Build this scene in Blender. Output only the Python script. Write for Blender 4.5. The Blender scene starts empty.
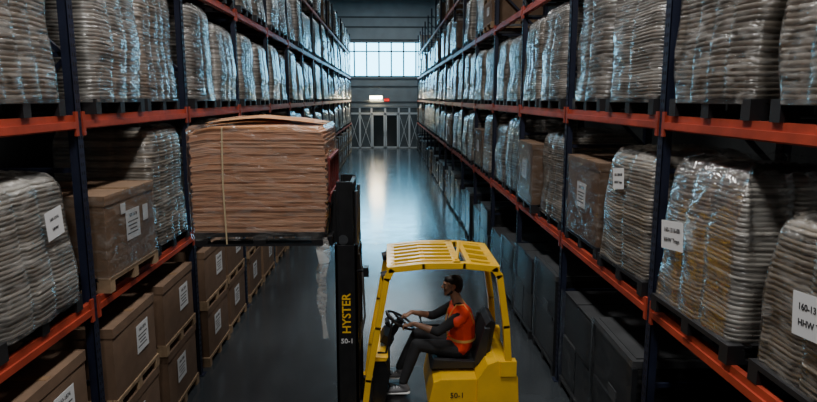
import bpy, bmesh, math, random
from mathutils import Vector, Matrix, Euler
random.seed(7)
D=bpy.data; SC=bpy.context.scene; COL=SC.collection

# ------------------------------------------------------------------ materials
def newmat(name):
    m=D.materials.new(name); m.use_nodes=True
    nt=m.node_tree; b=nt.nodes['Principled BSDF']
    return m,nt,b
def simple(name,col,rough=.5,metal=0,noise=.0,scale=8,bump=0,coat=0,bscale=60):
    m,nt,b=newmat(name)
    b.inputs['Base Color'].default_value=(*col,1)
    b.inputs['Roughness'].default_value=rough
    b.inputs['Metallic'].default_value=metal
    b.inputs['Coat Weight'].default_value=coat
    tc=nt.nodes.new('ShaderNodeTexCoord')
    if noise>0:
        n=nt.nodes.new('ShaderNodeTexNoise'); n.inputs['Scale'].default_value=scale; n.inputs['Detail'].default_value=6
        r=nt.nodes.new('ShaderNodeValToRGB')
        r.color_ramp.elements[0].position=.3; r.color_ramp.elements[1].position=.7
        r.color_ramp.elements[0].color=(*[c*(1-noise) for c in col],1)
        r.color_ramp.elements[1].color=(*[min(1,c*(1+noise)) for c in col],1)
        nt.links.new(tc.outputs['Object'],n.inputs['Vector']); nt.links.new(n.outputs['Fac'],r.inputs['Fac'])
        nt.links.new(r.outputs['Color'],b.inputs['Base Color'])
    if bump>0:
        n2=nt.nodes.new('ShaderNodeTexNoise'); n2.inputs['Scale'].default_value=bscale; n2.inputs['Detail'].default_value=4
        bp=nt.nodes.new('ShaderNodeBump'); bp.inputs['Strength'].default_value=bump; bp.inputs['Distance'].default_value=.01
        nt.links.new(tc.outputs['Object'],n2.inputs['Vector']); nt.links.new(n2.outputs['Fac'],bp.inputs['Height'])
        nt.links.new(bp.outputs['Normal'],b.inputs['Normal'])
    return m
def emis(name,col,st):
    m,nt,b=newmat(name)
    b.inputs['Base Color'].default_value=(0,0,0,1)
    b.inputs['Emission Color'].default_value=(*col,1); b.inputs['Emission Strength'].default_value=st
    return m
def layered(name,c1,c2,freq=18):
    m,nt,b=newmat(name)
    tc=nt.nodes.new('ShaderNodeTexCoord')
    mp=nt.nodes.new('ShaderNodeMapping'); mp.inputs['Scale'].default_value=(.4,.4,freq)
    n=nt.nodes.new('ShaderNodeTexNoise'); n.inputs['Scale'].default_value=1.6; n.inputs['Detail'].default_value=3
    r=nt.nodes.new('ShaderNodeValToRGB'); r.color_ramp.elements[0].position=.38; r.color_ramp.elements[1].position=.62
    r.color_ramp.elements[0].color=(*c1,1); r.color_ramp.elements[1].color=(*c2,1)
    oi=nt.nodes.new('ShaderNodeObjectInfo')
    mr=nt.nodes.new('ShaderNodeMapRange'); mr.inputs['To Min'].default_value=.55; mr.inputs['To Max'].default_value=1.1
    mx=nt.nodes.new('ShaderNodeMix'); mx.data_type='RGBA'; mx.blend_type='MULTIPLY'; mx.inputs['Factor'].default_value=1
    L=nt.links.new
    L(tc.outputs['Object'],mp.inputs['Vector']); L(mp.outputs['Vector'],n.inputs['Vector']); L(n.outputs['Fac'],r.inputs['Fac'])
    L(oi.outputs['Random'],mr.inputs['Value']); L(r.outputs['Color'],mx.inputs['A']); L(mr.outputs['Result'],mx.inputs['B'])
    L(mx.outputs['Result'],b.inputs['Base Color'])
    b.inputs['Roughness'].default_value=.3; b.inputs['Coat Weight'].default_value=.3; b.inputs['Coat Roughness'].default_value=.15
    return m
def film(name,lo=.05,hi=.5,tint=(.82,.80,.76),sc=(2.0,2.0,5),bstr=.55,g0=.03,g1=.5):
    m,nt,b=newmat(name)
    L=nt.links.new
    tc=nt.nodes.new('ShaderNodeTexCoord')
    mp=nt.nodes.new('ShaderNodeMapping'); mp.inputs['Scale'].default_value=sc; mp.inputs['Rotation'].default_value=(.28,.2,0)
    n=nt.nodes.new('ShaderNodeTexNoise'); n.inputs['Scale'].default_value=2.2; n.inputs['Detail'].default_value=5; n.inputs['Distortion'].default_value=1.3
    r=nt.nodes.new('ShaderNodeValToRGB'); r.color_ramp.elements[0].position=.48; r.color_ramp.elements[1].position=.75
    r.color_ramp.elements[0].color=(lo,lo,lo,1); r.color_ramp.elements[1].color=(hi,hi,hi,1)
    bp=nt.nodes.new('ShaderNodeBump'); bp.inputs['Strength'].default_value=bstr; bp.inputs['Distance'].default_value=.035
    tr=nt.nodes.new('ShaderNodeBsdfTransparent'); mx=nt.nodes.new('ShaderNodeMixShader')
    gl=nt.nodes.new('ShaderNodeBsdfGlossy'); gl.inputs['Roughness'].default_value=.17; gl.inputs['Color'].default_value=(1,1,1,1)
    m2=nt.nodes.new('ShaderNodeMixShader')
    fr=nt.nodes.new('ShaderNodeFresnel'); fr.inputs['IOR'].default_value=1.5
    ad=nt.nodes.new('ShaderNodeMath'); ad.operation='MULTIPLY_ADD'; ad.inputs[1].default_value=g1; ad.inputs[2].default_value=g0
    b.inputs['Base Color'].default_value=(*tint,1); b.inputs['Roughness'].default_value=.22
    L(tc.outputs['Object'],mp.inputs['Vector']); L(mp.outputs['Vector'],n.inputs['Vector']); L(n.outputs['Fac'],r.inputs['Fac'])
    L(n.outputs['Fac'],bp.inputs['Height']); L(bp.outputs['Normal'],b.inputs['Normal']); L(bp.outputs['Normal'],gl.inputs['Normal']); L(bp.outputs['Normal'],fr.inputs['Normal'])
    L(r.outputs['Color'],mx.inputs['Fac']); L(tr.outputs[0],mx.inputs[1]); L(b.outputs[0],mx.inputs[2])
    L(fr.outputs[0],ad.inputs[0]); L(ad.outputs[0],m2.inputs['Fac']); L(mx.outputs[0],m2.inputs[1]); L(gl.outputs[0],m2.inputs[2])
    L(m2.outputs[0],nt.nodes['Material Output'].inputs['Surface'])
    return m

M={}
M['tray']=layered('stacked_trays_grey',(.16,.15,.132),(.52,.49,.44))
M['tray2']=layered('stacked_trays_tan',(.145,.122,.095),(.45,.395,.325))
M['film']=film('stretch_film',.02,.26,bstr=.75,g0=.04,g1=.62)
M['film2']=film('stretch_film_clear',.01,.16,bstr=.7,g0=.025,g1=.5)
M['filmt']=film('stretch_film_tail',.3,.75)
M['film3']=film('stretch_film_faint',.0,.05,g0=.015,g1=.25)
M['card']=simple('cardboard_brown',(.22,.135,.08),.8,noise=.2,scale=4,bump=.1)
M['card2']=simple('cardboard_dark',(.16,.096,.058),.8,noise=.2,scale=5,bump=.1)
M['sheetA']=simple('cardboard_sheet_a',(.62,.345,.21),.75,noise=.12,scale=4)
M['sheetB']=simple('cardboard_sheet_b',(.50,.26,.155),.8,noise=.12,scale=4)
M['sheetC']=simple('cardboard_sheet_c',(.70,.42,.27),.7,noise=.12,scale=4)
M['sheetT']=simple('cardboard_sheet_top',(.60,.29,.125),.7,noise=.2,scale=4)
M['tape']=simple('packing_tape',(.26,.16,.09),.25)
M['label']=simple('paper_label',(.72,.73,.74),.6)
M['ink']=simple('label_ink',(.02,.02,.025),.6)
M['wood']=simple('pallet_wood',(.30,.20,.115),.8,noise=.3,scale=10,bump=.2)
M['bplas']=simple('black_plastic',(.012,.012,.014),.55)
M['dark']=simple('dark_wrapped_crate',(.013,.014,.016),.4,noise=.4,scale=4)
M['darktop']=simple('dark_crate_lid',(.055,.057,.06),.45,noise=.3,scale=3)
M['blue']=simple('rack_upright_navy',(.010,.014,.034),.45,noise=.3,scale=4)
M['orange']=simple('rack_beam_orange',(.34,.042,.018),.5,noise=.35,scale=3,bump=.05)
M['hole']=simple('rack_hole',(.002,.002,.003),.9)
M['yellow']=simple('forklift_yellow',(.90,.52,.012),.32,noise=.08,scale=5,coat=.3)
M['blk']=simple('mast_black',(.010,.010,.011),.38,noise=.3,scale=10)
M['rub']=simple('tyre_rubber',(.018,.018,.018),.85,bump=.2)
M['steel']=simple('steel',(.30,.31,.33),.35,metal=1)
M['seat']=simple('seat_vinyl',(.016,.016,.018),.5,bump=.1)
M['red']=simple('carriage_red',(.16,.022,.02),.5)
M['white']=simple('white_frame',(.72,.76,.78),.5)
M['skin']=simple('skin',(.32,.17,.105),.5,noise=.06,scale=20)
M['hair']=simple('hair_black',(.008,.007,.007),.55,bump=.5,bscale=150)
M['vest']=simple('hi_vis_vest',(1.0,.06,.022),.55,noise=.08,scale=12)
M['refl']=simple('vest_reflective_strip',(.80,.42,.12),.35)
M['shirt']=simple('shirt_black',(.012,.012,.014),.85,bump=.1)
M['jeans']=simple('trousers_charcoal',(.020,.021,.024),.85,noise=.3,scale=9)
M['shoe']=simple('shoe_grey',(.16,.16,.17),.6)
M['sole']=simple('shoe_sole_white',(.8,.8,.79),.5)
M['eye']=simple('eye_white',(.7,.7,.68),.3)
M['lip']=simple('lips',(.22,.08,.06),.5)
M['strap']=simple('strap_cream',(.50,.40,.24),.5)

# ------------------------------------------------------------------ mesh builder
ICO=None
def ico():
    global ICO
    if ICO is None:
        bm=bmesh.new(); bmesh.ops.create_icosphere(bm,subdivisions=2,radius=1)
        bm.verts.ensure_lookup_table()
        ICO=([v.co.copy() for v in bm.verts],[[v.index for v in f.verts] for f in bm.faces]); bm.free()
    return ICO
class MB:
    def __init__(s): s.v=[];s.f=[];s.m=[];s.s=[];s.mats=[]
    def mi(s,k):
        if k not in s.mats: s.mats.append(k)
        return s.mats.index(k)
    def add(s,vs,fs,mat,smooth=False,T=None):
        o=len(s.v); i=s.mi(mat)
        for v in vs:
            v=Vector(v); s.v.append(T@v if T is not None else v)
        for f in fs: s.f.append([a+o for a in f]); s.m.append(i); s.s.append(smooth)
    def box(s,c,d,mat,rot=None,T=None):
        hx,hy,hz=d[0]/2,d[1]/2,d[2]/2
        vs=[Vector((x,y,z)) for x in(-hx,hx) for y in(-hy,hy) for z in(-hz,hz)]
        R=Matrix.Translation(c)@(Euler(rot).to_matrix().to_4x4() if rot else Matrix())
        if T is not None: R=T@R
        s.add(vs,[(0,1,3,2),(4,6,7,5),(0,4,5,1),(2,3,7,6),(0,2,6,4),(1,5,7,3)],mat,False,R)
    def bb(s,x0,x1,y0,y1,z0,z1,mat): s.box(((x0+x1)/2,(y0+y1)/2,(z0+z1)/2),(x1-x0,y1-y0,z1-z0),mat)
    def beam(s,p1,p2,w,h,mat,ref=(0,1,0)):
        p1=Vector(p1);p2=Vector(p2);d=(p2-p1);L=d.length;d.normalize();r=Vector(ref)
        if abs(d.dot(r))>.95: r=Vector((0,0,1))
        a=(r-d*d.dot(r)).normalized(); b=d.cross(a)
        T=Matrix((( d.x,a.x,b.x,0),(d.y,a.y,b.y,0),(d.z,a.z,b.z,0),(0,0,0,1)))
        s.box((0,0,0),(L,w,h),mat,T=Matrix.Translation((p1+p2)/2)@T)
    def poly(s,pts,w,h,mat,ref=(0,1,0)):
        for a,b in zip(pts[:-1],pts[1:]): 
            a=Vector(a);b=Vector(b);e=(b-a).normalized()*min(w,h)*.25
            s.beam(a-e,b+e,w,h,mat,ref)
    def tube(s,pts,r,mat,n=10,closed=False,caps=True):
        pts=[Vector(p) for p in pts]; N=len(pts); rr=r if isinstance(r,(list,tuple)) else [r]*N
        vs=[];fs=[];prev=None
        for i,p in enumerate(pts):
            if closed: d=pts[(i+1)%N]-pts[i-1]
            else: d=pts[min(i+1,N-1)]-pts[max(i-1,0)]
            d.normalize()
            if prev is None:
                a=Vector((0,0,1)) if abs(d.z)<.9 else Vector((1,0,0))
            else: a=prev
            a=(a-d*d.dot(a)).normalized(); prev=a; b=d.cross(a)
            for k in range(n):
                t=2*math.pi*k/n; vs.append(p+(a*math.cos(t)+b*math.sin(t))*rr[i])
        for i in range(N if closed else N-1):
            j=(i+1)%N
            for k in range(n): fs.append((i*n+k,i*n+(k+1)%n,j*n+(k+1)%n,j*n+k))
        s.add(vs,fs,mat,True)
        if caps and not closed:
            s.add(vs[:n],[tuple(range(n))],mat); s.add(vs[-n:],[tuple(range(n))],mat)
    def cyl(s,p1,p2,r,mat,n=24): s.tube([p1,p2],r,mat,n)
    def prof(s,pts,y0,y1,mat):
        n=len(pts); vs=[(x,y0,z) for x,z in pts]+[(x,y1,z) for x,z in pts]
        s.add(vs,[tuple(range(n)),tuple(range(2*n-1,n-1,-1))]+[(i,(i+1)%n,n+(i+1)%n,n+i) for i in range(n)],mat)
    def ell(s,c,r,mat,rot=None):
        vs,fs=ico(); R=Euler(rot).to_matrix() if rot else Matrix.Identity(3)
        s.add([Vector(c)+R@Vector((v.x*r[0],v.y*r[1],v.z*r[2])) for v in vs],fs,mat,True)
    def mesh(s,name,recalc=True):
        me=D.meshes.new(name); me.from_pydata([tuple(v) for v in s.v],[],s.f)
        for k in s.mats: me.materials.append(M[k])
        me.polygons.foreach_set('material_index',s.m); me.polygons.foreach_set('use_smooth',s.s)
        if recalc:
            bm=bmesh.new(); bm.from_mesh(me); bmesh.ops.recalc_face_normals(bm,faces=bm.faces); bm.to_mesh(me); bm.free()
        me.update(); return me
    def obj(s,name,loc=(0,0,0),bevel=0,parent=None):
        o=D.objects.new(name,s.mesh(name)); COL.objects.link(o); o.location=loc
        if bevel:
            b=o.modifiers.new('bevel','BEVEL'); b.width=bevel; b.segments=2; b.limit_method='ANGLE'; b.angle_limit=.7
        if parent: o.parent=parent
        return o
def text(mb,txt,size,T,mat,align='CENTER',ext=.0008):
    cu=D.curves.new('t','FONT'); cu.body=txt; cu.size=size; cu.align_x=align; cu.align_y='CENTER'; cu.extrude=ext; cu.resolution_u=3; cu.offset=size*.012
    o=D.objects.new('t',cu); COL.objects.link(o)
    bpy.context.view_layer.update()
    dg=bpy.context.evaluated_depsgraph_get(); me=D.meshes.new_from_object(o.evaluated_get(dg))
    mb.add([v.co.copy() for v in me.vertices],[tuple(p.vertices) for p in me.polygons],mat,False,T)
    D.objects.remove(o); D.meshes.remove(me)
def basis(ex,ey,loc):
    ex=Vector(ex);ey=Vector(ey);ez=ex.cross(ey)
    return Matrix(((ex.x,ey.x,ez.x,loc[0]),(ex.y,ey.y,ez.y,loc[1]),(ex.z,ey.z,ez.z,loc[2]),(0,0,0,1)))
def remesh_into(mb,ells,vox,mat,smooth=2):
    t=MB()
    for c,r in ells: t.ell(c,r,'skin')
    o=D.objects.new('tmp',t.mesh('tmp',False)); COL.objects.link(o)
    r=o.modifiers.new('r','REMESH'); r.mode='VOXEL'; r.voxel_size=vox
    sm=o.modifiers.new('s','SMOOTH'); sm.iterations=smooth; sm.factor=.5
    bpy.context.view_layer.update()
    dg=bpy.context.evaluated_depsgraph_get(); me=D.meshes.new_from_object(o.evaluated_get(dg))
    mb.add([v.co.copy() for v in me.vertices],[tuple(p.vertices) for p in me.polygons],mat,True)
    D.objects.remove(o); D.meshes.remove(me)
def chain(pts,rad):
    out=[]
    for i in range(len(pts)-1):
        a=Vector(pts[i]);b=Vector(pts[i+1]);ra,rb=rad[i],rad[i+1]
        ra=Vector(ra) if hasattr(ra,'__len__') else Vector((ra,)*3); rb=Vector(rb) if hasattr(rb,'__len__') else Vector((rb,)*3)
        n=max(2,int((b-a).length/(min(min(ra),min(rb))*.35))+1)
        for k in range(n+1):
            t=k/n; out.append((a.lerp(b,t),ra.lerp(rb,t)))
    return out

# ------------------------------------------------------------------ pallets & loads
def pallet(mb,w,d,mat,z=0):
    for i in range(3):
        y=(-.5+i*.5)*(w-.1)
        mb.box((0,y,z+.011),(d,.1,.022),mat)
        for j in range(3): mb.box(((-.5+j*.5)*(d-.12),y,z+.06),(.12,.1,.078),mat)
    for j in range(3): mb.box(((-.5+j*.5)*(d-.1),0,z+.106),(.1,w,.016),mat)
    n=7
    for j in range(n): mb.box(((-.5+j/(n-1))*(d-.11),0,z+.123),(.11,w,.02),mat)
def outline(N,hx,hy,rc):
    P=[];
    segs=[((hx,-hy+rc),(hx,hy-rc),(1,0)),((hx-rc,hy),(-hx+rc,hy),(0,1)),((-hx,hy-rc),(-hx,-hy+rc),(-1,0)),((-hx+rc,-hy),(hx-rc,-hy),(0,-1))]
    for i,(a,b,nn) in enumerate(segs):
        k=N//4-4
        for j in range(k):
            t=j/(k-1); P.append((Vector((a[0]+(b[0]-a[0])*t,a[1]+(b[1]-a[1])*t)),Vector(nn),i,t))
        c=Vector(b)-Vector(nn)*rc; a0=math.atan2(nn[1],nn[0])
        for j in range(1,5):
            an=a0+j/5*math.pi/2; n2=Vector((math.cos(an),math.sin(an))); P.append((c+n2*rc,n2,i,None))
    return P
def stack_mesh(seed,w,d,h,cy,cx,lay,mat,pm,label=None,filmk='film',capbump=.03,groove=.035,taper=.03,rc=.10,lean_a=.016):
    rnd=random.Random(seed); mb=MB(); pallet(mb,w-.03,d-.03,pm)
    z0=.133; H=h-z0; P=outline(136,d/2-.03,w/2-.03,rc); n=len(P)
    nl=int(H/lay); lay=H/nl; rings=[]
    ph=[rnd.random()*6.28 for _ in range(8)]
    colr={}; hts={}
    def coltop(x,y):
        i=int((x/d+.5)*cx*.999); j=int((y/w+.5)*cy*.999)
        if (i,j) not in hts: hts[(i,j)]=rnd.uniform(-capbump,capbump)
        return hts[(i,j)]
    def lean(z): return Vector((lean_a*math.sin(z*2.2+ph[0]),lean_a*1.3*math.sin(z*1.8+ph[1])))
    def shape(z,sd,t):
        f=(z-z0)/H
        b=.014*math.sin(z*4+ph[2]+sd)+.007*math.sin(z*10+ph[3]+sd*2)-taper*f*f
        if t is not None: b+=.018*math.sin(math.pi*t)-.004
        if f>.93: b-=(f-.93)*.5
        return b
    for l in range(nl):
        lr=rnd.uniform(-.003,.003)
        for q,(fz,off) in enumerate(((0.04,-.011),(.22,0),(.78,.002),(.96,-.009))):
            z=z0+(l+fz)*lay; ring=[]
            for p,nn,sd,t in P:
                c=cy if sd in(0,2) else cx
                if t is None: ci=(sd,'c'); g=0
                else:
                    u=t*c; ci=(sd,int(min(u,c-.001))); fr=u-round(u)
                    edge=0<round(u)<c
                    g=-groove*math.exp(-(fr/.08)**2) if edge else 0
                key=(ci,l)
                if key not in colr: colr[key]=rnd.uniform(-.004,.004)
                o=off+lr+g+(colr[key] if t is not None else 0)+shape(z,sd,t)
                xy=p+nn*o+lean(z); ring.append((xy.x,xy.y,z+.006*math.sin(xy.x*6+ph[5]+l*.3)+.006*math.sin(xy.y*7+ph[6])))
            rings.append(ring)
    for k,sc in enumerate((.95,.82,.62,.4,.2,.03)):
        ring=[]
        for x,y,z in rings[nl*4-1]:
            ring.append((x*sc,y*sc,z0+H+coltop(x*sc,y*sc)*(1 if k else .4)+.01))
        rings.append(ring)
    vs=[v for r in rings for v in r]; fs=[]
    for i in range(len(rings)-1):
        for k in range(n): fs.append((i*n+k,i*n+(k+1)%n,(i+1)*n+(k+1)%n,(i+1)*n+k))
    fs.append(tuple(range((len(rings)-1)*n,len(rings)*n)))
    mb.add(vs,fs,mat,True)
    rings=[]; m=int(H/.06)
    for i in range(m+1):
        z=z0-.03+(H+.03)*i/m; ring=[]
        for k,(p,nn,sd,t) in enumerate(P):
            o=.010+shape(min(max(z,z0),z0+H),sd,t)+rnd.uniform(-.0015,.0015)
            if t is not None:
                c=cy if sd in(0,2) else cx; fr=t*c-round(t*c)
                if 0<round(t*c)<c: o-=groove*.45*math.exp(-(fr/.14)**2)
            xy=p+nn*o+lean(z); ring.append((xy.x,xy.y,z))
        rings.append(ring)
    rings.append([(x*.93,y*.93,z+capbump*.6+.02+rnd.uniform(-.004,.004)) for x,y,z in rings[-1]])
    rings.append([(x*.80,y*.80,z+capbump*.5+.01+rnd.uniform(-.01,.01)) for x,y,z in rings[-1]])
    vs=[v for r in rings for v in r]; fs=[]
    for i in range(len(rings)-1):
        for k in range(n): fs.append((i*n+k,i*n+(k+1)%n,(i+1)*n+(k+1)%n,(i+1)*n+k))
    mb.add(vs,fs,filmk,True)
    if label:
        txts,ly,lz,lw,lh=label; X=d/2+.018+shape(lz,0,.5)+lean(lz).x
        T0=Matrix.Translation((X,ly,lz))@Euler((rnd.uniform(.02,.14),0,0)).to_matrix().to_4x4()
        mb.box((0,0,0),(.003,lw,lh),'label',T=T0)
        for i,t in enumerate(txts):
            text(mb,t,lw*.145,T0@basis((0,1,0),(0,0,1),(.003,0,lh*.18-i*lh*.36)),'ink')
    return mb.mesh('wrapped_load')
def label_box(mb,X,y,z,w,h,txt=None):
    mb.box((X,y,z),(.003,w,h),'label')
    if txt: text(mb,txt,w*.16,basis((0,1,0),(0,0,1),(X+.002,y,z+h*.3)),'ink')
    for i in range(4): mb.box((X+.002,y-w*.05*(i%2),z+h*.1-h*(.0+.13*i)),(.001,w*(.75-.12*(i%3)),h*.04),'ink')
def filmwrap(mb,rnd,hx,hy,z0,z1,K,mat,oy=0,N=60,rc=.03,amp=.005):
    P2=outline(N,hx,hy,rc); n2=len(P2); vs=[];fs=[]
    for k in range(K+1):
        for p,nn,sd,t_ in P2:
            q=p+nn*rnd.uniform(-amp,amp); vs.append((q.x,q.y+oy,z0+(z1-z0)*k/K))
    for k in range(K):
        for j in range(n2): fs.append((k*n2+j,k*n2+(j+1)%n2,(k+1)*n2+(j+1)%n2,(k+1)*n2+j))
    mb.add(vs,fs,mat,True)
def carton_mesh(seed,w,d,h,tiers,mat='card',wrap=False,pm='wood',nlab=1):
    rnd=random.Random(seed); mb=MB(); z=0; th=h/tiers
    for t in range(tiers):
        pallet(mb,w,d,pm,z); z+=.133; ch=th-.136
        ww=w-.03-rnd.uniform(0,.03); dd=d-.03; oy=rnd.uniform(-.015,.015)
        nx=8; vs=[];fs=[]
        P=[]
        for sx,sy in ((1,-1),(1,1),(-1,1),(-1,-1)): P.append((sx*dd/2,sy*ww/2+oy))
        ring=[]
        for i in range(4):
            a=Vector(P[i]);b=Vector(P[(i+1)%4]); nn=Vector(((b-a).y,-(b-a).x)).normalized()
            for j in range(nx):
                u=j/nx; ring.append((a.lerp(b,u),nn,u))
        n=len(ring); K=6
        for k in range(K+1):
            v=k/K
            for p,nn,u in ring:
                q=p+nn*(.012*math.sin(math.pi*u)*math.sin(math.pi*v)); vs.append((q.x,q.y,z+ch*v))
        for k in range(K):
            for j in range(n): fs.append((k*n+j,k*n+(j+1)%n,(k+1)*n+(j+1)%n,(k+1)*n+j))
        fs.append(tuple(range(K*n,K*n+n)))
        mb.add(vs,fs,mat)
        mb.box((0,oy,z+ch+.002),(dd*.98,.07,.004),'tape')
        mb.box((dd/2+.008,oy,z+ch-.04),(.008,ww,.09),mat); mb.box((-dd/2-.008,oy,z+ch-.04),(.008,ww,.09),mat)
        mb.box((0,oy+ww/2+.003,z+ch-.04),(dd+.02,.008,.09),mat); mb.box((0,oy-ww/2-.003,z+ch-.04),(dd+.02,.008,.09),mat)
        if nlab: 
            label_box(mb,dd/2+.016,oy+rnd.uniform(-.12,.2),z+ch*.54,.31,.29 if ch>.5 else .17,'160-%d'%rnd.randint(1000,1999))
        if nlab>1:
            mb.box((dd/2+.016,oy+.3,z+ch*.62),(.003,.12,.16),'label'); mb.box((dd/2+.016,oy-.2,z+ch*.78),(.003,.1,.1),'label')
        if wrap: filmwrap(mb,rnd,dd/2+.024,ww/2+.024,z,z+ch+.01,14,'film2',oy)
        z+=ch+.003
    return mb.mesh('carton_load')
def crate_mesh(seed,w,d,h,mode):
    rnd=random.Random(seed); mb=MB(); pallet(mb,w,d,'bplas')
    z0=.133
    if mode==0:
        mb.bb(-d/2+.02,d/2-.02,-w/2+.02,w/2-.02,z0,h-.06,'dark')
        for sx in (-1,1):
            for sy in (-1,1): mb.bb(sx*d/2-.04,sx*d/2+.04-(.03 if sx>0 else -.0),sy*w/2-.03,sy*w/2+.03,z0,h-.06,'dark')
        mb.bb(-d/2,d/2,-w/2,w/2,h-.07,h,'darktop')
        mb.bb(-d/2+.05,d/2-.05,-w/2+.05,w/2-.05,h,h+.012,'darktop')
        mb.box((d/2-.012,0,z0+(h-z0)*.5),(.03,w*.8,.05),'dark'); mb.box((d/2-.002,.1,h*.6),(.01,.22,.16),'darktop')
    else:
        half=(h-z0)/2
        for t in range(2):
            z=z0+t*half
            for i in range(2):
                y0=-w/2+.02+i*(w/2-.01); 
                mb.bb(-d/2+.02,d/2-.02-rnd.uniform(0,.04),y0,y0+w/2-.04,z+.01,z+half-.02-rnd.uniform(0,.03),'dark')
                mb.box((0,y0+w/4-.02,z+half-.015),(d-.06,w/2-.05,.012),'darktop')
    filmwrap(mb,rnd,d/2+.02,w/2+.02,z0,h+.01,18,'film3',0,60,.04,.004)
    return mb.mesh('crate_load')

W=1.17; Dp=1.14
V={}
V['S1']=stack_mesh(1,W,Dp,1.36,3,3,.031,'tray','bplas')
V['S2']=stack_mesh(2,W-.04,Dp,1.32,2,2,.028,'tray','bplas',capbump=.05,rc=.14)
V['S3']=stack_mesh(3,W-.06,Dp,1.38,4,3,.036,'tray2','bplas')
V['S4']=stack_mesh(4,W-.12,Dp,1.34,2,3,.045,'tray','bplas',groove=.05,rc=.15,capbump=.05)
V['S5']=stack_mesh(9,W-.03,Dp,1.22,3,2,.030,'tray2','bplas',groove=.04,rc=.12,capbump=.06)
V['SL']=stack_mesh(5,W,Dp,1.24,3,3,.032,'tray','bplas',label=(['160-1316-00','HHW Trays'],-.22,.70,.34,.22),capbump=.04,taper=.07)
V['SP']=stack_mesh(15,W-.03,Dp,1.20,2,3,.032,'tray2','bplas',label=(['160-1304-00','HHW Trays'],-.05,.98,.26,.2),capbump=.05,taper=.07)
V['SM']=stack_mesh(6,W,Dp,1.04,3,3,.032,'tray2','bplas',label=(['160-1316-00','HHW Trays'],.02,.60,.36,.24),capbump=.04,taper=.05)
V['SN']=stack_mesh(8,W,Dp,1.12,3,3,.032,'tray','bplas',label=(['160-1316','HHW'],.22,.80,.24,.22),capbump=.03,taper=.04)
V['C1']=carton_mesh(1,W,Dp,1.74,2)
V['C2']=carton_mesh(2,W-.05,Dp,1.66,2,mat='card2')
V['C3']=carton_mesh(3,W-.04,Dp,.88,1,wrap=True,nlab=2,mat='card')
V['C4']=carton_mesh(4,W,Dp,1.05,1,mat='card2',wrap=True,pm='bplas')
V['C5']=carton_mesh(5,W,Dp,1.2,2,mat='card2')
V['K1']=crate_mesh(1,W,Dp,1.40,0)
V['K2']=crate_mesh(2,W-.06,Dp,1.15,0)
V['K3']=crate_mesh(3,W-.02,Dp,1.3,1)
names={'S':'shrink_wrapped_tray_stack','C':'cardboard_carton_pallet','K':'dark_wrapped_crate_pallet'}

# ------------------------------------------------------------------ racks
Y0=-.4; BAYS={'L':2.86,'R':2.75}; NBS={'L':16,'R':17}
LV=[1.95,3.55,5.15,6.75]
def rack(side,xf):
    mb=MB(); sgn=-1 if side=='L' else 1; xb=xf+sgn*1.10; BAY=BAYS[side]; NB=NBS[side]
    for i in range(NB+1):
        y=Y0+BAY*i
        for x in (xf+sgn*.045,xb-sgn*.045):
            mb.box((x-sgn*.035,y,4.1),(.012,.09,8.2),'blue')
            mb.box((x,y-.039,4.1),(.075,.012,8.2),'blue'); mb.box((x,y+.039,4.1),(.075,.012,8.2),'blue')
            mb.box((x,y,.006),(.16,.14,.012),'blue')
        if i<7:
            for k in range(95):
                z=.2+k*.075
                mb.box((xf+sgn*.0035,y-.018,z),(.003,.012,.03),'hole'); mb.box((xf+sgn*.0035,y+.018,z),(.003,.012,.03),'hole')
        zz=.3; fl=1
        while zz<7.6:
            a=xf+sgn*.09;b=xb-sgn*.09
            mb.beam((a,y,zz),(b,y,zz),.03,.04,'blue')
            if fl: mb.beam((a,y,zz),(b,y,zz+.9),.03,.04,'blue')
            else: mb.beam((b,y,zz),(a,y,zz+.9),.03,.04,'blue')
            fl=1-fl; zz+=.95
    for i in range(NB):
        ya=Y0+BAY*i+.046; yb=Y0+BAY*(i+1)-.046
        for z in LV:
            for x,s in ((xf+sgn*.03,-sgn),(xb-sgn*.03,sgn)):
                mb.bb(x-.022,x+.022,ya,yb,z-.06,z+.06,'orange')
                mb.box((x+s*.03,(ya+yb)/2,z-.02),(.02,yb-ya,.055),'orange')
                for yy in (ya+.015,yb-.015):
                    mb.box((x+s*.03,yy,z-.01),(.018,.05,.2),'orange')
            for q in (.25,.75):
                y=ya+(yb-ya)*q
                mb.bb(min(xf,xb)+.055,max(xf,xb)-.055,y-.02,y+.02,z+.0,z+.04,'steel')
    o=mb.obj('pallet_rack'); return o
rack('L',-2.55); rack('R',2.25)

def place(side,bay,slot,lv,key,jx=None,rz=None,sz=1):
    B=BAYS[side]; y=Y0+B*bay+(B/2-.655 if slot=='a' else B/2+.655)+random.uniform(-.02,.02)
    z=0 if lv==0 else LV[lv-1]+.0605
    x=(-3.09 if side=='L' else 2.79)+(random.uniform(-.03,.04) if jx is None else jx)
    o=D.objects.new(names[key[0]],V[key]); COL.objects.link(o)
    o.location=(x,y,z); o.rotation_euler=(0,0,(0 if side=='L' else math.pi)+(random.uniform(-.025,.025) if rz is None else rz))
    o.scale=(1,1,sz)
    return o
near={
 ('L',1,'a',1):'S1',('L',1,'b',1):'SN',('L',2,'a',1):'C3',('L',2,'b',1):'S3',
 ('L',1,'b',2):'S3',('L',2,'a',2):'S1',('L',2,'b',2):'S3',('L',3,'a',2):'S4',
 ('R',1,'b',1):'SL',('R',1,'a',1):'SM',('R',2,'a',1):'SP',('R',2,'b',1):'C4',('R',3,'a',1):'S5',('R',3,'b',1):'C4',('R',4,'a',1):'S1',
 ('R',1,'a',2):'S3',('R',1,'b',2):'S3',('R',2,'a',2):'S2',('R',2,'b',2):'S4',
 ('R',1,'a',0):'K2',('R',1,'b',0):'K2',('R',2,'a',0):'K1',('R',2,'b',0):'K3',('R',3,'a',0):'K1',('R',3,'b',0):'K3',('R',4,'a',0):'K2',
}
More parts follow.
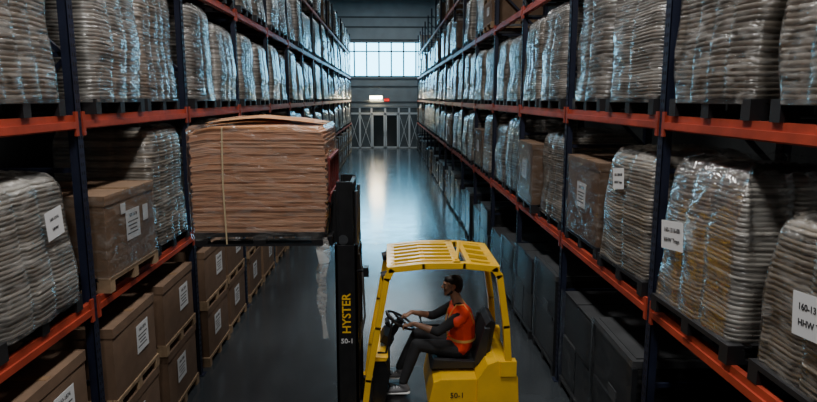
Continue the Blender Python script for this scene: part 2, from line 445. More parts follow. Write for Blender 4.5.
for side in 'LR':
    for bay in range(0,NBS[side]):
        for slot in 'ab':
            for lv in range(0,5):
                k=near.get((side,bay,slot,lv)); sz=1
                if bay==0 and lv>2: continue
                if lv>=3 and bay<2: continue
                if k is None:
                    sz=random.uniform(.84,1.02)
                    if lv==0: k=random.choice(['C1','C2']) if side=='L' else random.choice(['K1','K2','K3','K2','K3','K1','K3','C5']); sz=1 if side=='L' else random.uniform(.75,1.1)
                    elif lv==4:
                        if random.random()<(.35 if side=='L' else .8): continue
                        k=random.choice(['S1','S2','C5'] if side=='L' else ['C4','C5','S3'])
                    elif lv==3: 
                        if side=='R' and random.random()<.35: continue
                        k=random.choice(['S1','S2','S3','S4','S5'] if side=='L' else ['C4','S5','S2','C5'])
                    elif side=='R': k=random.choice(['S1','S2','S3','S4','S5','C4'] if lv==1 else ['S1','S2','S3','S4','S5'])
                    else: k=random.choice(['S1','S2','S3','S4','S5'])
                place(side,bay,slot,lv,k,sz=sz)

# ------------------------------------------------------------------ room
YW=47.5; XL=-6.2; XR=6.0; YB=-6; ZC=11.2
m,nt,b=newmat('polished_concrete_floor'); M['floor']=m; L=nt.links.new
tc=nt.nodes.new('ShaderNodeTexCoord')
n=nt.nodes.new('ShaderNodeTexNoise'); n.inputs['Scale'].default_value=.6; n.inputs['Detail'].default_value=8
r=nt.nodes.new('ShaderNodeValToRGB'); r.color_ramp.elements[0].color=(.026,.031,.036,1); r.color_ramp.elements[1].color=(.055,.064,.071,1)
r.color_ramp.elements[0].position=.3;r.color_ramp.elements[1].position=.7
br=nt.nodes.new('ShaderNodeTexBrick'); br.offset=0; br.inputs['Scale'].default_value=1; br.inputs['Brick Width'].default_value=4.6; br.inputs['Row Height'].default_value=5.5
br.inputs['Mortar Size'].default_value=.012; br.inputs['Color1'].default_value=(1,1,1,1); br.inputs['Color2'].default_value=(1,1,1,1); br.inputs['Mortar'].default_value=(.25,.25,.25,1)
mpb=nt.nodes.new('ShaderNodeMapping'); mpb.inputs['Location'].default_value=(-.25,0,0)
mx=nt.nodes.new('ShaderNodeMix'); mx.data_type='RGBA'; mx.blend_type='MULTIPLY'; mx.inputs['Factor'].default_value=1
n2=nt.nodes.new('ShaderNodeTexNoise'); n2.inputs['Scale'].default_value=2.0; n2.inputs['Detail'].default_value=6
mr=nt.nodes.new('ShaderNodeMapRange'); mr.inputs['To Min'].default_value=.12; mr.inputs['To Max'].default_value=.26
L(tc.outputs['Object'],n.inputs['Vector']);L(tc.outputs['Object'],n2.inputs['Vector']);L(tc.outputs['Object'],mpb.inputs['Vector']);L(mpb.outputs['Vector'],br.inputs['Vector'])
L(n.outputs['Fac'],r.inputs['Fac']);L(r.outputs['Color'],mx.inputs['A']);L(br.outputs['Color'],mx.inputs['B']);L(mx.outputs['Result'],b.inputs['Base Color'])
L(n2.outputs['Fac'],mr.inputs['Value']);L(mr.outputs['Result'],b.inputs['Roughness'])
b.inputs['IOR'].default_value=1.6
M['wall']=simple('wall_grey_panel',(.30,.32,.325),.8,noise=.10,scale=1.5)
M['walld']=simple('wall_dark',(.09,.10,.105),.85,noise=.15,scale=1)
M['ceil']=simple('ceiling_deck',(.20,.21,.22),.8,noise=.1,scale=1)
M['mull']=simple('window_mullion',(.04,.06,.07),.5)
M['glass']=emis('daylight_glazing',(.22,.70,1.0),10)
M['dglass']=simple('dark_door_glass',(.02,.028,.032),.08)
M['mglass']=simple('frosted_panel_glass',(.10,.12,.13),.4,noise=.3,scale=2)
M['lamp']=emis('lamp_warm_white',(1,.84,.52),60)
M['exit']=emis('exit_sign_red',(1,.02,.015),1.6)
M['tube']=emis('high_bay_diffuser',(1,.97,.92),4)
mb=MB(); mb.bb(XL-.1,XR+.1,YB-.1,YW+.3,-.1,0,'floor'); mb.obj('floor')
mb=MB(); mb.bb(XL-.1,XR+.1,YB-.1,YW+.3,ZC,ZC+.1,'ceil'); mb.obj('ceiling')
mb=MB(); mb.bb(XL-.15,XL,YB,YW+.2,0,ZC,'walld'); mb.obj('wall_left')
mb=MB(); mb.bb(XR,XR+.15,YB,YW+.2,0,ZC,'walld'); mb.obj('wall_right')
mb=MB(); mb.bb(XL,XR,YB-.15,YB,0,ZC,'walld'); mb.obj('wall_front')
WX0,WX1,WZ0,WZ1=-3.3,3.1,5.3,7.85
PX0,PX1,PZ=-2.9,2.5,3.1
mb=MB()
mb.bb(XL,WX0,YW,YW+.2,PZ,ZC,'wall'); mb.bb(WX1,XR,YW,YW+.2,PZ,ZC,'wall')
mb.bb(WX0,WX1,YW,YW+.2,WZ1,ZC,'wall'); mb.bb(WX0,WX1,YW,YW+.2,PZ,WZ0,'wall')
mb.bb(XL,PX0,YW,YW+.2,0,PZ,'wall'); mb.bb(PX1,XR,YW,YW+.2,0,PZ,'wall')
for z in (3.45,4.6,5.15,7.98,8.9,9.6): mb.bb(XL,XR,YW-.05,YW,z-.05,z+.05,'walld')
mb.obj('wall_back')
mb=MB(); mb.bb(WX0,WX1,YW+.09,YW+.11,WZ0,WZ1,'glass')
n=7
for i in range(n+1):
    x=WX0+(WX1-WX0)*i/n; mb.bb(x-.055,x+.055,YW+.0,YW+.12,WZ0,WZ1,'mull')
for z in (WZ0+.04,WZ0+1.85,WZ1-.04): mb.bb(WX0,WX1,YW+.02,YW+.12,z-.045,z+.045,'mull')
mb.obj('window_1')
mb=MB()
def panel(mb,x0,x1,z0,z1,g,fr=.07,y=YW+.08):
    mb.bb(x0,x1,y,y+.02,z0,z1,g)
    mb.bb(x0,x0+fr,y-.04,y+.03,z0,z1,'white');mb.bb(x1-fr,x1,y-.04,y+.03,z0,z1,'white')
    mb.bb(x0,x1,y-.04,y+.03,z0,z0+fr,'white');mb.bb(x0,x1,y-.04,y+.03,z1-fr,z1,'white')
DX0,DX1,DZ=-1.15,.9,2.6
for a,bx in ((PX0,-2.03),(-2.03,DX0),(DX1,1.7),(1.7,PX1)):
    panel(mb,a,bx,0.01,DZ,'mglass'); 
    mb.beam((a+.05,YW+.06,.1),(bx-.05,YW+.06,DZ-.1),.03,.035,'white'); mb.beam((a+.05,YW+.06,DZ-.1),(bx-.05,YW+.06,.1),.03,.035,'white')
xs=[PX0,-2.03,DX0,-.12,DX1,1.7,PX1]
for a,bx in zip(xs[:-1],xs[1:]): panel(mb,a,bx,DZ,PZ,'mglass')
mb.obj('glazed_partition')
mb=MB()
panel(mb,DX0+.03,-.14,.01,DZ-.02,'dglass',.11,YW+.06); panel(mb,-.11,DX1-.03,.01,DZ-.02,'dglass',.11,YW+.06)
for x in (-.22,-.03): mb.cyl((x,YW-.02,.9),(x,YW-.02,1.3),.015,'steel',8); mb.beam((x,YW-.02,.95),(x,YW+.03,.95),.02,.02,'steel'); mb.beam((x,YW-.02,1.25),(x,YW+.03,1.25),.02,.02,'steel')
mb.obj('door_1')
mb=MB(); mb.bb(-1.25,-.35,YW-.16,YW-.02,3.70,3.88,'lamp'); mb.bb(-1.3,-.30,YW-.14,YW,3.88,3.93,'white'); mb.bb(-1.3,-1.25,YW-.16,YW,3.68,3.9,'white'); mb.bb(-.35,-.30,YW-.16,YW,3.68,3.9,'white'); mb.obj('wall_lamp')
mb=MB(); mb.bb(-.2,.2,YW-.06,YW,3.50,3.72,'bplas'); mb.bb(-.18,.18,YW-.068,YW-.06,3.52,3.70,'exit'); text(mb,'EXIT',.13,basis((1,0,0),(0,0,1),(0,YW-.070,3.61)),'ink'); mb.obj('exit_sign')
mb=MB()
y=30.
while y<47:
    mb.bb(XL,XR,y-.06,y+.06,ZC-.32,ZC,'ceil'); mb.bb(XL,XR,y-.1,y+.1,ZC-.34,ZC-.30,'ceil'); y+=2.4
for x in (-4,-.2,3.8): mb.bb(x-.05,x+.05,YB,YW,ZC-.2,ZC-.0,'ceil')
mb.obj('trim_1')

# ------------------------------------------------------------------ forklift
FX=D.objects.new('forklift_truck',None); COL.objects.link(FX); FX.location=(0,6.4,0)
mb=MB()
hw=.50
mb.prof([(-.28,.16),(1.0,.14),(1.0,.60),(-.10,.60),(-.28,.50)],-.36,.36,'blk')
mb.prof([(.26,.16),(.92,.16),(.92,.62),(.2,.62)],-hw,hw,'yellow')
mb.prof([(-.06,.60),(.45,.60),(.45,.645),(-.06,.645)],-hw,hw,'blk')
mb.prof([(.40,.62),(.46,.90),(.54,.93),(1.02,.93),(1.02,.62)],-.46,.46,'yellow')
mb.prof([(.90,.16),(1.22,.16),(1.30,.30),(1.33,.60),(1.31,.96),(1.24,1.10),(1.10,1.14),(1.0,1.10),(.90,.95)],-hw,hw,'yellow')
mb.prof([(1.20,.45),(1.335,.45),(1.335,.52),(1.20,.52)],-.42,.42,'blk')
mb.cyl((1.33,0,.38),(1.38,0,.38),.05,'blk'); mb.cyl((1.35,0,.30),(1.35,0,.46),.02,'steel')
for yy in (-.3,-.1,.1,.3): mb.box((1.325,yy,.8),(.02,.12,.03),'blk')
mb.box((.56,-hw-.002,.4),(.01,.006,.42),'blk'); mb.box((.90,-hw-.002,.4),(.01,.006,.42),'blk'); mb.box((.73,-hw-.006,.5),(.12,.02,.03),'blk')
mb.prof([(-.16,.60),(-.04,.60),(.02,.98),(-.04,1.12),(-.16,1.12)],-.40,.40,'blk')
mb.prof([(-.17,1.12),(-.02,1.12),(.0,1.16),(-.16,1.17)],-.42,.42,'yellow')
for s in (-1,1):
    arc=[( -.14+.34*math.cos(t),.26+.34*math.sin(t)) for t in [math.radians(a) for a in range(10,176,15)]]
    arc2=[( -.14+.305*math.cos(t),.26+.305*math.sin(t)) for t in [math.radians(a) for a in range(175,9,-15)]]
    mb.prof(arc+arc2,s*.34 if s>0 else -.56,.56 if s>0 else -.34,'yellow')
ob=mb.obj('chassis',bevel=.014,parent=FX)
mb=MB()
def wheel(cx,cy,r,w):
    prof=[(r*.55,-w/2),(r*.93,-w/2),(r,-w*.36),(r,w*.36),(r*.93,w/2),(r*.55,w/2)]
    n=32;vs=[];fs=[]
    for k in range(n):
        t=2*math.pi*k/n
        for rr,yy in prof: vs.append((cx+rr*math.cos(t),cy+yy,r+rr*math.sin(t)))
    q=len(prof)
    for k in range(n):
        for j in range(q): fs.append((k*q+j,k*q+(j+1)%q,((k+1)%n)*q+(j+1)%q,((k+1)%n)*q+j))
    mb.add(vs,fs,'rub',True)
    mb.cyl((cx,cy-w*.35,r),(cx,cy+w*.35,r),r*.56,'yellow',28)
    mb.cyl((cx,cy-w*.42,r),(cx,cy+w*.42,r),r*.2,'steel',16)
    for k in range(6):
        t=k*math.pi/3; mb.cyl((cx+r*.38*math.cos(t),cy-w*.39,r+r*.38*math.sin(t)),(cx+r*.38*math.cos(t),cy+w*.39,r+r*.38*math.sin(t)),.012,'steel',6)
wheel(-.14,-.45,.25,.2); wheel(-.14,.45,.25,.2); wheel(1.12,-.42,.2,.16); wheel(1.12,.42,.2,.16)
mb.obj('wheels',parent=FX)
mb=MB(); gy=.47
for s in (-1,1):
    y=s*gy
    mb.poly([(-.26,y,.45),(-.20,y,.95),(-.10,y,1.5),(-.01,y,2.0),(.04,y,2.09)],.075,.06,'yellow')
    mb.poly([(1.22,y,1.0),(1.18,y,1.5),(1.10,y,2.02),(1.05,y,2.09)],.075,.065,'yellow')
    mb.poly([(0.02,y,2.095),(.35,y,2.13),(.75,y,2.13),(1.07,y,2.095)],.075,.06,'yellow')
    mb.box((1.21,y,1.06),(.16,.1,.16),'yellow')
for x,z,w in ((.03,2.10,.08),(.68,2.135,.07),(.80,2.135,.05),(1.06,2.10,.08)): mb.box((x,0,z),(w,2*gy+.04,.05),'yellow')
for i in range(6):
    y=-.36+i*.144
    mb.poly([(.04,y,2.11),(.35,y,2.145),(.68,y,2.145)],.05,.035,'yellow')
for i in range(4):
    y=-.33+i*.22
    mb.poly([(.80,y,2.145),(1.05,y,2.11)],.07,.035,'yellow')
mb.beam((.68,-.40,2.15),(.80,.40,2.15),.06,.03,'yellow')
mb.box((.35,0,2.13),(.05,2*gy,.035),'yellow')
mb.cyl((.02,-.40,2.02),(-.06,-.40,2.0),.05,'blk',16); mb.cyl((.02,.40,2.02),(-.06,.40,2.0),.05,'blk',16)
mb.tube([(-.10,-.5,1.25),(-.02,-.56,1.27),(.05,-.56,1.62),(-.02,-.5,1.68)],.012,'blk',8)
mb.obj('overhead_guard',bevel=.008,parent=FX)
mb=MB()
mb.prof([(.44,.95),(.47,1.03),(.55,1.035),(.92,.99),(.96,.95)],-.24,.24,'seat')
mb.prof([(.90,.97),(.92,1.02),(1.02,1.42),(1.07,1.47),(1.12,1.44),(1.04,.97)],-.23,.23,'seat')
mb.prof([(.88,1.0),(1.0,1.40),(1.06,1.40),(1.0,1.0)],-.28,-.22,'seat'); mb.prof([(.88,1.0),(1.0,1.40),(1.06,1.40),(1.0,1.0)],.22,.28,'seat')
mb.prof([(.45,.97),(.48,1.07),(.9,1.04),(.9,.97)],-.28,-.22,'seat'); mb.prof([(.45,.97),(.48,1.07),(.9,1.04),(.9,.97)],.22,.28,'seat')
mb.box((.70,0,.94),(.5,.4,.03),'blk')
mb.beam((.62,.33,.93),(.62,.33,1.2),.05,.05,'blk'); mb.box((.52,.33,1.22),(.34,.1,.05),'seat')
for i in range(3): mb.tube([(.38+.0*i,.30+i*.035,1.24),(.36,.30+i*.035,1.31)],.008,'blk',6); mb.ell((.36,.30+i*.035,1.32),(.014,.014,.018),'blk')
mb.obj('operator_seat',bevel=.02,parent=FX)
mb=MB()
WC=Vector((.13,0,1.40)); WN=Vector((.5,0,.86)).normalized(); wa=Vector((0,1,0)); wb=WN.cross(wa)
def rim(t,R=.165): return WC+(wa*math.cos(t)+wb*math.sin(t))*R
mb.tube([rim(2*math.pi*k/32) for k in range(32)],.014,'blk',8,closed=True)
for k in range(3): mb.beam(WC,rim(2*math.pi*k/3+.5),.03,.012,'blk')
mb.tube([WC-WN*.03,WC+WN*.02],.045,'blk',16)
mb.tube([WC-WN*.02,WC-WN*.32],.035,'blk',12); mb.box(tuple(WC-WN*.2+Vector((-.04,.0,0))),(.12,.3,.09),'blk',rot=(0,.5,0))
mb.box((.0,.26,1.26),(.04,.16,.11),'bplas',rot=(0,-.3,0))
mb.box((.08,-.12,.69),(.16,.07,.02),'rub',rot=(0,.45,0)); mb.box((.08,.16,.70),(.16,.09,.02),'rub',rot=(0,.45,0))
mb.obj('steering_column',parent=FX)
mb=MB()
for s in (-1,1):
    y=s*.36
    mb.bb(-.52,-.30,y-.035 if s<0 else y+.02,y-.02 if s<0 else y+.035,.10,2.32,'blk')
    mb.bb(-.52,-.495,y-.035,y+.035,.10,2.32,'blk'); mb.bb(-.325,-.30,y-.035,y+.035,.10,2.32,'blk')
    y2=s*.315
    mb.bb(-.50,-.34,y2-.012,y2+.012,.75,2.94,'blk'); mb.bb(-.50,-.48,y2-.03,y2+.03,.75,2.94,'blk'); mb.bb(-.36,-.34,y2-.03,y2+.03,.75,2.94,'blk')
    mb.cyl((-.31,s*.25,.2),(-.31,s*.25,2.2),.032,'blk',14); mb.cyl((-.31,s*.25,2.2),(-.31,s*.25,2.84),.02,'steel',12)
    mb.cyl((-.42,s*.20,2.82),(-.42,s*.16,2.82),.06,'steel',18)
    for k in range(42):
        mb.box((-.475,s*.18,2.25+k*.013),(.012,.03,.008),'steel'); 
    for k in range(64): mb.box((-.365,s*.18,1.5+k*.02),(.010,.03,.014),'steel')
    mb.cyl((-.44,s*.34,2.36),(-.44,s*.28,2.36),.05,'steel',14)
    mb.tube([(-.30,s*.30,.62),(.05,s*.30,.5)],.03,'blk',10)
for z,h in ((.2,.16),(1.25,.1),(2.27,.09)): mb.bb(-.33,-.29,-.36,.36,z-h/2,z+h/2,'blk')
for z in (.95,2.1,2.88): mb.bb(-.37,-.335,-.32,.32,z-.045,z+.045,'blk')
for j in range(3):
    y=-.08+j*.05; mb.tube([(-.40,y,1.3),(-.40,y,2.78),(-.43,y,2.87),(-.47,y,2.80),(-.47,y,2.4)],.011,'rub',8)
mb.tube([(-.30,-.12,1.2),(-.24,-.14,1.5),(-.26,-.12,2.0),(-.32,-.08,2.25)],.012,'rub',8)
mb.beam((-.34,-.36,2.05),(-.22,-.46,2.08),.02,.02,'blk'); mb.box((-.21,-.47,2.08),(.05,.10,.09),'blk')
T=basis((0,0,1),(-1,0,0),(-.41,-.3965,1.62)); text(mb,'HYSTER',.12,T,'yellow'); 
text(mb,'50-1',.07,basis((1,0,0),(0,0,1),(-.41,-.3965,1.33)),'label')
mb.obj('mast',bevel=.003,parent=FX)
mb=MB(); zf=2.37
for z in (zf+.02,zf+.42): mb.bb(-.575,-.53,-.50,.50,z-.05,z+.05,'blk')
for s in (-1,1): mb.bb(-.56,-.50,s*.27-.02,s*.27+.02,zf-.05,zf+.48,'blk')
for y in (-.5,-.3,-.1,.1,.3,.5): mb.beam((-.55,y,zf+.4),(-.55,y,zf+.80),.03,.025,'red')
mb.beam((-.55,-.515,zf+.81),(-.55,.515,zf+.81),.03,.04,'red'); mb.beam((-.55,-.515,zf+.47),(-.55,.515,zf+.47),.03,.04,'red')
for s in (-1,1):
    y=s*.26
    mb.prof([(-.575,zf-.06),(-1.72,zf-.045),(-1.74,zf-.03),(-1.6,zf-.015),(-.62,zf-.015),(-.62,zf+.50),(-.575,zf+.50)],y-.055,y+.055,'blk')
mb.obj('fork_carriage',bevel=.004,parent=FX)
mb=MB(); text(mb,'50-1',.08,basis((1,0,0),(0,0,1),(.70,-.4645,.76)),'ink'); mb.obj('fleet_number',parent=FX)

# ------------------------------------------------------------------ cardboard load on forks
mb=MB(); rnd=random.Random(3)
pallet(mb,1.10,1.22,'bplas')
mb.box((0,-.555,.115),(1.22,.02,.04),'bplas')
nS=58; z=.133; th=.0170
hx,hy=.615,.54; NX,NY=16,12
for s in range(nS):
    f=s/(nS-1); topk=max(0,s-(nS-4))
    ox=rnd.uniform(-.006,.006)+.02*math.sin(f*3); oy=rnd.uniform(-.006,.006); rz=rnd.uniform(-.005,.005)+ (rnd.uniform(-.04,.04) if topk else 0)
    sx=hx+rnd.uniform(-.008,.006)+.015*math.sin(f*3.1)-(.0 if topk<2 else .05*topk*.4); sy=hy+rnd.uniform(-.006,.005)+.008*math.sin(f*3.1)
    if s%13==12: sx+=.010; sy+=.006
    bow=.045*f; p1=rnd.random()*6; wv=.003+.004*f
    top=[];bot=[]
    for i in range(NX+1):
        for j in range(NY+1):
            u=i/NX*2-1; v=j/NY*2-1
            x=u*sx+.004*math.sin(v*5+p1); y=v*sy+.004*math.sin(u*6+p1)
            zz=z+s*th+bow*(1-u*u)*(1-.6*v*v)+wv*math.sin(u*4+f*5)*math.cos(v*3+f*3)*.6 - .04*f*max(0,-u-.75)*2
            xx=x*math.cos(rz)-y*math.sin(rz)+ox; yy=x*math.sin(rz)+y*math.cos(rz)+oy
            bot.append((xx,yy,zz)); top.append((xx,yy,zz+th*.9))
    n0=len(top); vs=bot+top; fs=[]
    idx=lambda i,j:i*(NY+1)+j
    for i in range(NX):
        for j in range(NY):
            fs.append((n0+idx(i,j),n0+idx(i+1,j),n0+idx(i+1,j+1),n0+idx(i,j+1)))
            if s in(0,): fs.append((idx(i,j),idx(i,j+1),idx(i+1,j+1),idx(i+1,j)))
    for i in range(NX):
        for j in (0,NY): fs.append((idx(i,j),idx(i+1,j),n0+idx(i+1,j),n0+idx(i,j)))
    for j in range(NY):
        for i in (0,NX): fs.append((idx(i,j),idx(i,j+1),n0+idx(i,j+1),n0+idx(i,j)))
    mb.add(vs,fs,rnd.choice(['sheetA','sheetA','sheetB','sheetC']) if s<nS-2 else 'sheetT',False)
HT=z+nS*th
for k,(cx,cy,a,b_,rz,tilt) in enumerate([(-.15,-.1,.40,.36,.2,.03),(.2,.05,.36,.36,-.25,-.05),(.0,-.22,.5,.22,.06,.06),(-.28,.2,.26,.25,.5,-.03)]):
    vs=[]; 
    for i in range(9):
        for j in range(3):
            u=i/4-1;v=j-1; x=u*a; y=v*b_; c,s_=math.cos(rz),math.sin(rz)
            X=cx+x*c-y*s_; Y=cy+x*s_+y*c
            vs.append((X,Y,HT+.015+k*.010+.045*(1-(X/hx)**2)*(1-.6*(Y/hy)**2)+abs(tilt)*(1-abs(u))*.5))
    fs=[(i*3+j,(i+1)*3+j,(i+1)*3+j+1,i*3+j+1) for i in range(8) for j in range(2)]
    mb.add(vs,fs,['sheetT','sheetC','sheetT','sheetA'][k],False)
P=outline(96,hx+.03,hy+.03,.05); n=len(P); K=34; vs=[];fs=[]
for k in range(K+1):
    f=k/K
    for p,nn,sd,t in P:
        q=p+nn*(rnd.uniform(-.004,.005)+.015*math.sin(f*3.1)-(.03 if k==K else 0)); vs.append((q.x+.01*math.sin(f*3),q.y,.06+(HT-.06+.02)*f+ .02*(1-(q.x/hx)**2)*f))
for k in range(K):
    for j in range(n): fs.append((k*n+j,k*n+(j+1)%n,(k+1)*n+(j+1)%n,(k+1)*n+j))
mb.add(vs,fs,'film2',True)
for x in (-.30,):
    pts=[(x,-hy-.045,.03),(x-.01,-hy-.05,.6),(x,-hy-.04,HT-.0)]
    mb.poly(pts,.014,.004,'strap',ref=(1,0,0)); mb.poly([(x,-hy-.04,HT),(x,-.3,HT+.05),(x,0,HT+.07),(x,.3,HT+.05),(x,hy+.04,HT),(x,hy+.05,.03)],.014,.004,'strap',ref=(1,0,0))
for (bx,by,ln,w0) in ((.58,-.56,1.0,.11),(.55,-.5,.65,.06)):
    vs=[];fs=[];N=26
    for i in range(N+1):
        t=i/N; zz=.08-ln*t; w=w0*(1-.5*t)*(1+.3*math.sin(t*13))
        cx=bx+.02*math.sin(t*7)+.02*t; cy=by+.02*math.cos(t*9)
        for j in range(4): vs.append((cx+(j/3-.5)*w,cy+.012*math.sin(j*2.2+t*10),zz))
    fs=[(i*4+j,i*4+j+1,(i+1)*4+j+1,(i+1)*4+j) for i in range(N) for j in range(3)]
    mb.add(vs,fs,'filmt',True)
ld=mb.obj('flattened_cardboard_pallet_load',loc=(-1.215,6.4,zf-.014))

# ------------------------------------------------------------------ driver
mb=MB(); CY=6.4
def P3(x,y,z): return Vector((x,CY+y,z))
torso=chain([P3(.76,0,1.12),P3(.80,0,1.24),P3(.79,0,1.38),P3(.77,0,1.48)],[(.13,.17,.11),(.12,.16,.1),(.13,.175,.1),(.115,.17,.09)])
sh=chain([P3(.76,-.16,1.515),P3(.76,.16,1.515)],[.070,.070])
trap=chain([P3(.755,-.09,1.545),P3(.75,0,1.575),P3(.755,.09,1.545)],[.05,.055,.05])
LS,LE,LW=P3(.74,-.205,1.50),P3(.515,-.25,1.36),P3(.268,-.185,1.43)
RS,RE,RW=P3(.74,.205,1.50),P3(.50,.27,1.35),P3(.262,.185,1.425)
shirt=torso+sh+trap+chain([LS,LS.lerp(LE,.5),LE],[.066,.056,.05])+chain([RS,RS.lerp(RE,.5),RE],[.066,.056,.05])
shirt+=chain([LE,LE.lerp(LW,.2)],[.05,.046])+chain([RE,RE.lerp(RW,.2)],[.05,.046])
remesh_into(mb,shirt,.011,'shirt',3)
grow=lambda L_,g:[(c,Vector(r)+Vector((g,g,g*.5))) for c,r in L_]
vest=grow(torso,.020)+grow(chain([P3(.76,-.165,1.51),P3(.76,.165,1.51)],[.072,.072]),.018)
vest+=grow(chain([P3(.76,-.085,1.545),P3(.76,-.02,1.555)],[.048,.045]),.012)+grow(chain([P3(.76,.085,1.545),P3(.76,.02,1.555)],[.048,.045]),.012)
vest+=chain([P3(.75,-.20,1.495),P3(.71,-.218,1.465)],[.074,.070])+chain([P3(.75,.20,1.495),P3(.71,.218,1.465)],[.074,.070])
remesh_into(mb,vest,.011,'vest',3)
def ring(c,rx,ry,h,mat):
    n=40;vs=[];fs=[]
    for k in range(n):
        t=2*math.pi*k/n; x=c[0]+rx*math.cos(t);y=c[1]+ry*math.sin(t); vs+= [(x,y,c[2]-h/2),(x,y,c[2]+h/2)]
    for k in range(n): a=2*k;b_=2*((k+1)%n); fs.append((a,b_,b_+1,a+1))
    mb.add(vs,fs,mat,True)
ring((.797,CY,1.22),.148,.188,.03,'refl')
for s in (-1,1):
    mb.tube([P3(.628,s*.085,1.24),P3(.632,s*.09,1.38),P3(.656,s*.095,1.49),P3(.72,s*.10,1.597),P3(.80,s*.10,1.597),P3(.879,s*.095,1.49),P3(.909,s*.09,1.38)],.008,'refl',6)
tr=chain([P3(.77,-.05,1.10),P3(.77,.05,1.10)],[(.13,.12,.11)]*2)
LK,LA=P3(.30,-.17,1.19),P3(.16,-.19,.80); RK,RA=P3(.32,.15,1.19),P3(.13,.15,.81)
for H_,K_,A_ in ((P3(.73,-.09,1.10),LK,LA),(P3(.73,.09,1.10),RK,RA)):
    tr+=chain([H_,H_.lerp(K_,.5),K_,K_.lerp(A_,.35),A_],[.098,.086,.066,.064,.05])
remesh_into(mb,tr,.011,'jeans',3)
for A_ in (LA,RA):
    s=chain([A_+Vector((.0,0,-.04)),A_+Vector((.02,0,-.085))],[.046,(.05,.042,.04)])+chain([A_+Vector((.02,0,-.095)),A_+Vector((-.08,0,-.098)),A_+Vector((-.15,0,-.105))],[(.045,.042,.036),(.045,.046,.034),(.04,.042,.026)])
    remesh_into(mb,s,.009,'shoe',2)
    s=chain([A_+Vector((.03,0,-.128)),A_+Vector((-.155,0,-.128))],[(.045,.047,.016)]*2)
    remesh_into(mb,s,.007,'sole',1)
    for k in range(3): mb.beam(A_+Vector((-.04-.03*k,-.025,-.064-.004*k)),A_+Vector((-.04-.03*k,.025,-.064-.004*k)),.008,.006,'sole')
def hand(Wr,El,s):
    hs=chain([El.lerp(Wr,.12),El.lerp(Wr,.5),Wr],[.042,.036,.025])
    t0=math.pi if s<0 else 0
    tgt=rim(t0+ (.35 if s<0 else -.35))+Vector((0,CY,0))
    knuck=tgt+Vector((.02,0,.028))
    pc=Wr.lerp(knuck,.55)
    hs+=chain([Wr,pc,knuck],[(.026,.022,.02),(.03,.036,.018),(.02,.038,.015)])
    remesh_into(mb,hs,.006,'skin',2)
    for i,(off,ln) in enumerate(((-.03,.9),(-.011,1.0),(.010,.95),(.029,.78))):
        b0=knuck+Vector((-.002,off,0)); 
        pts=[b0,b0+Vector((-.028,0,.006))*ln,b0+Vector((-.046,0,-.018))*ln,b0+Vector((-.035,0,-.045))*ln]
        fs=chain(pts,[.0095,.009,.0085,.0075]); remesh_into(mb,fs,.004,'skin',1)
    tb=pc+Vector((0,-s*.028,-.004)); pts=[tb,tb+Vector((-.022,-s*.018,-.012)),tb+Vector((-.048,-s*.02,-.022))]
    remesh_into(mb,chain(pts,[.013,.011,.009]),.0045,'skin',1)
hand(LW,LE,-1); hand(RW,RE,1)
HC=P3(.685,0,1.778)
def h(x,y,z): return HC+Vector((x,y,z))
hd=chain([P3(.755,0,1.57),P3(.73,0,1.64),h(.02,0,-.06)],[.062,.055,.055])
hd+=[(h(.012,0,.03),Vector((.095,.076,.088))),(h(-.02,0,-.01),Vector((.072,.066,.085)))]
hd+=chain([h(-.03,0,-.06),h(-.062,0,-.088)],[(.052,.055,.038),(.026,.032,.024)])
hd+=chain([h(-.088,0,.018),h(-.104,0,-.012),h(-.098,0,-.02)],[.009,.013,.014])
hd+=[(h(-.098,-.012,-.022),Vector((.01,.009,.008))),(h(-.098,.012,-.022),Vector((.01,.009,.008)))]
hd+=chain([h(-.08,-.035,.028),h(-.084,0,.024),h(-.08,.035,.028)],[.012,.012,.012])
hd+=[(h(-.07,-.038,-.02),Vector((.016,.018,.016))),(h(-.07,.038,-.02),Vector((.016,.018,.016)))]
for s in (-1,1): hd+=chain([h(.012,s*.074,.018),h(.008,s*.077,-.01),h(.0,s*.073,-.028)],[(.017,.009,.016),(.014,.008,.014),(.009,.007,.01)])
remesh_into(mb,hd,.006,'skin',2)
for s in (-1,1):
    mb.ell(h(-.082,s*.030,.008),(.010,.013,.009),'eye'); mb.ell(h(-.0905,s*.030,.008),(.003,.006,.006),'hair')
    mb.tube([h(-.091,s*.016,.026),h(-.092,s*.032,.032),h(-.082,s*.048,.028)],.0045,'hair',6)
mb.tube([h(-.083,-.024,-.052),h(-.092,0,-.049),h(-.083,.024,-.052)],.0055,'lip',6); mb.tube([h(-.082,-.02,-.060),h(-.09,0,-.061),h(-.082,.02,-.060)],.006,'lip',6)
hr=[(h(.026,0,.044),Vector((.092,.081,.082))),(h(.055,0,.0),Vector((.064,.074,.08))),(h(-.005,0,.070),Vector((.082,.072,.052))),(h(.06,0,-.035),Vector((.046,.058,.05)))]
remesh_into(mb,hr,.007,'hair',1)
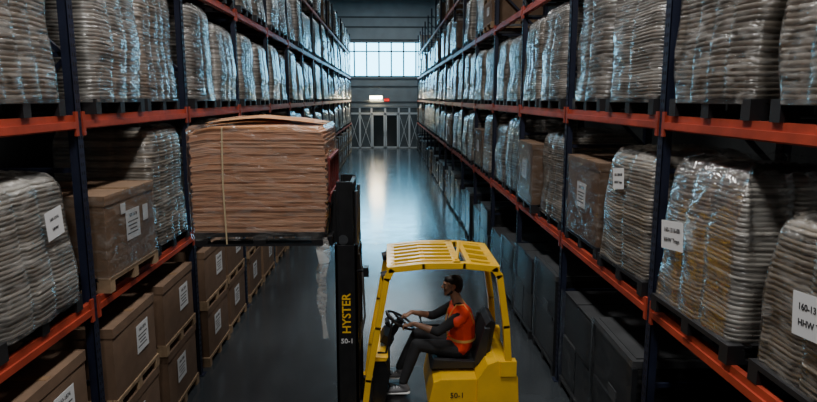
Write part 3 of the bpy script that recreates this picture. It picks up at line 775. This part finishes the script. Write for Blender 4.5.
remesh_into(mb,chain([h(-.01,-.060,-.048),h(-.04,-.043,-.085),h(-.068,0,-.099),h(-.04,.043,-.085),h(-.01,.060,-.048)],[(.012,.009,.016),(.014,.012,.014),(.015,.018,.011),(.014,.012,.014),(.012,.009,.016)]),.006,'hair',1)
mb.obj('forklift_driver')

# ------------------------------------------------------------------ lights
def area(name,loc,sx,sy,p,col=(1,.97,.92),rot=(0,0,0)):
    l=D.lights.new(name,'AREA'); l.shape='RECTANGLE'; l.size=sx; l.size_y=sy; l.energy=p; l.color=col
    o=D.objects.new(name,l); COL.objects.link(o); o.location=loc; o.rotation_euler=rot; return o
for i,(y,p) in enumerate(((-2.5,210),(3.5,330),(8.5,190),(15,60),(23,32),(31,22))):
    mb=MB(); mb.bb(-.35,.35,-.7,.7,.03,.12,'white'); mb.bb(-.31,.31,-.66,.66,.0,.03,'tube'); mb.beam((0,-.5,.12),(0,-.5,2.42),.02,.02,'steel'); mb.beam((0,.5,.12),(0,.5,2.42),.02,.02,'steel')
    mb.obj('high_bay_light',loc=(-.1,y,8.78))
    area('high_bay_lamp',(-.1,y,8.74),.7,1.4,p,(1,.98,.95))
area('window_daylight',(-.1,YW-.1,6.5),6,2.3,440,(.22,.66,1),(math.radians(-90),0,0))
area('far_wall_fill',(0,41,10.6),6,5,420,(.82,.94,1))  # unseen fill added to brighten the far wall; no skylight in the ceiling
l=D.lights.new('wall_lamp_light','AREA'); l.size=.9; l.size_y=.2; l.shape='RECTANGLE'; l.energy=60; l.color=(1,.78,.48)
o=D.objects.new('wall_lamp_light',l); COL.objects.link(o); o.location=(-.8,YW-.2,3.75); o.rotation_euler=(math.radians(-60),0,0)
w=D.worlds.new('w'); SC.world=w; w.use_nodes=True; w.node_tree.nodes['Background'].inputs[0].default_value=(.5,.6,.7,1); w.node_tree.nodes['Background'].inputs[1].default_value=.15

# ------------------------------------------------------------------ camera
c=D.cameras.new('camera'); co=D.objects.new('camera',c); COL.objects.link(co)
co.location=(0,0,3.75); co.rotation_euler=(math.radians(90-9.36),0,math.radians(-1.97))
c.sensor_width=36; c.lens=625/817*36; c.clip_start=.05; c.clip_end=200
SC.camera=co
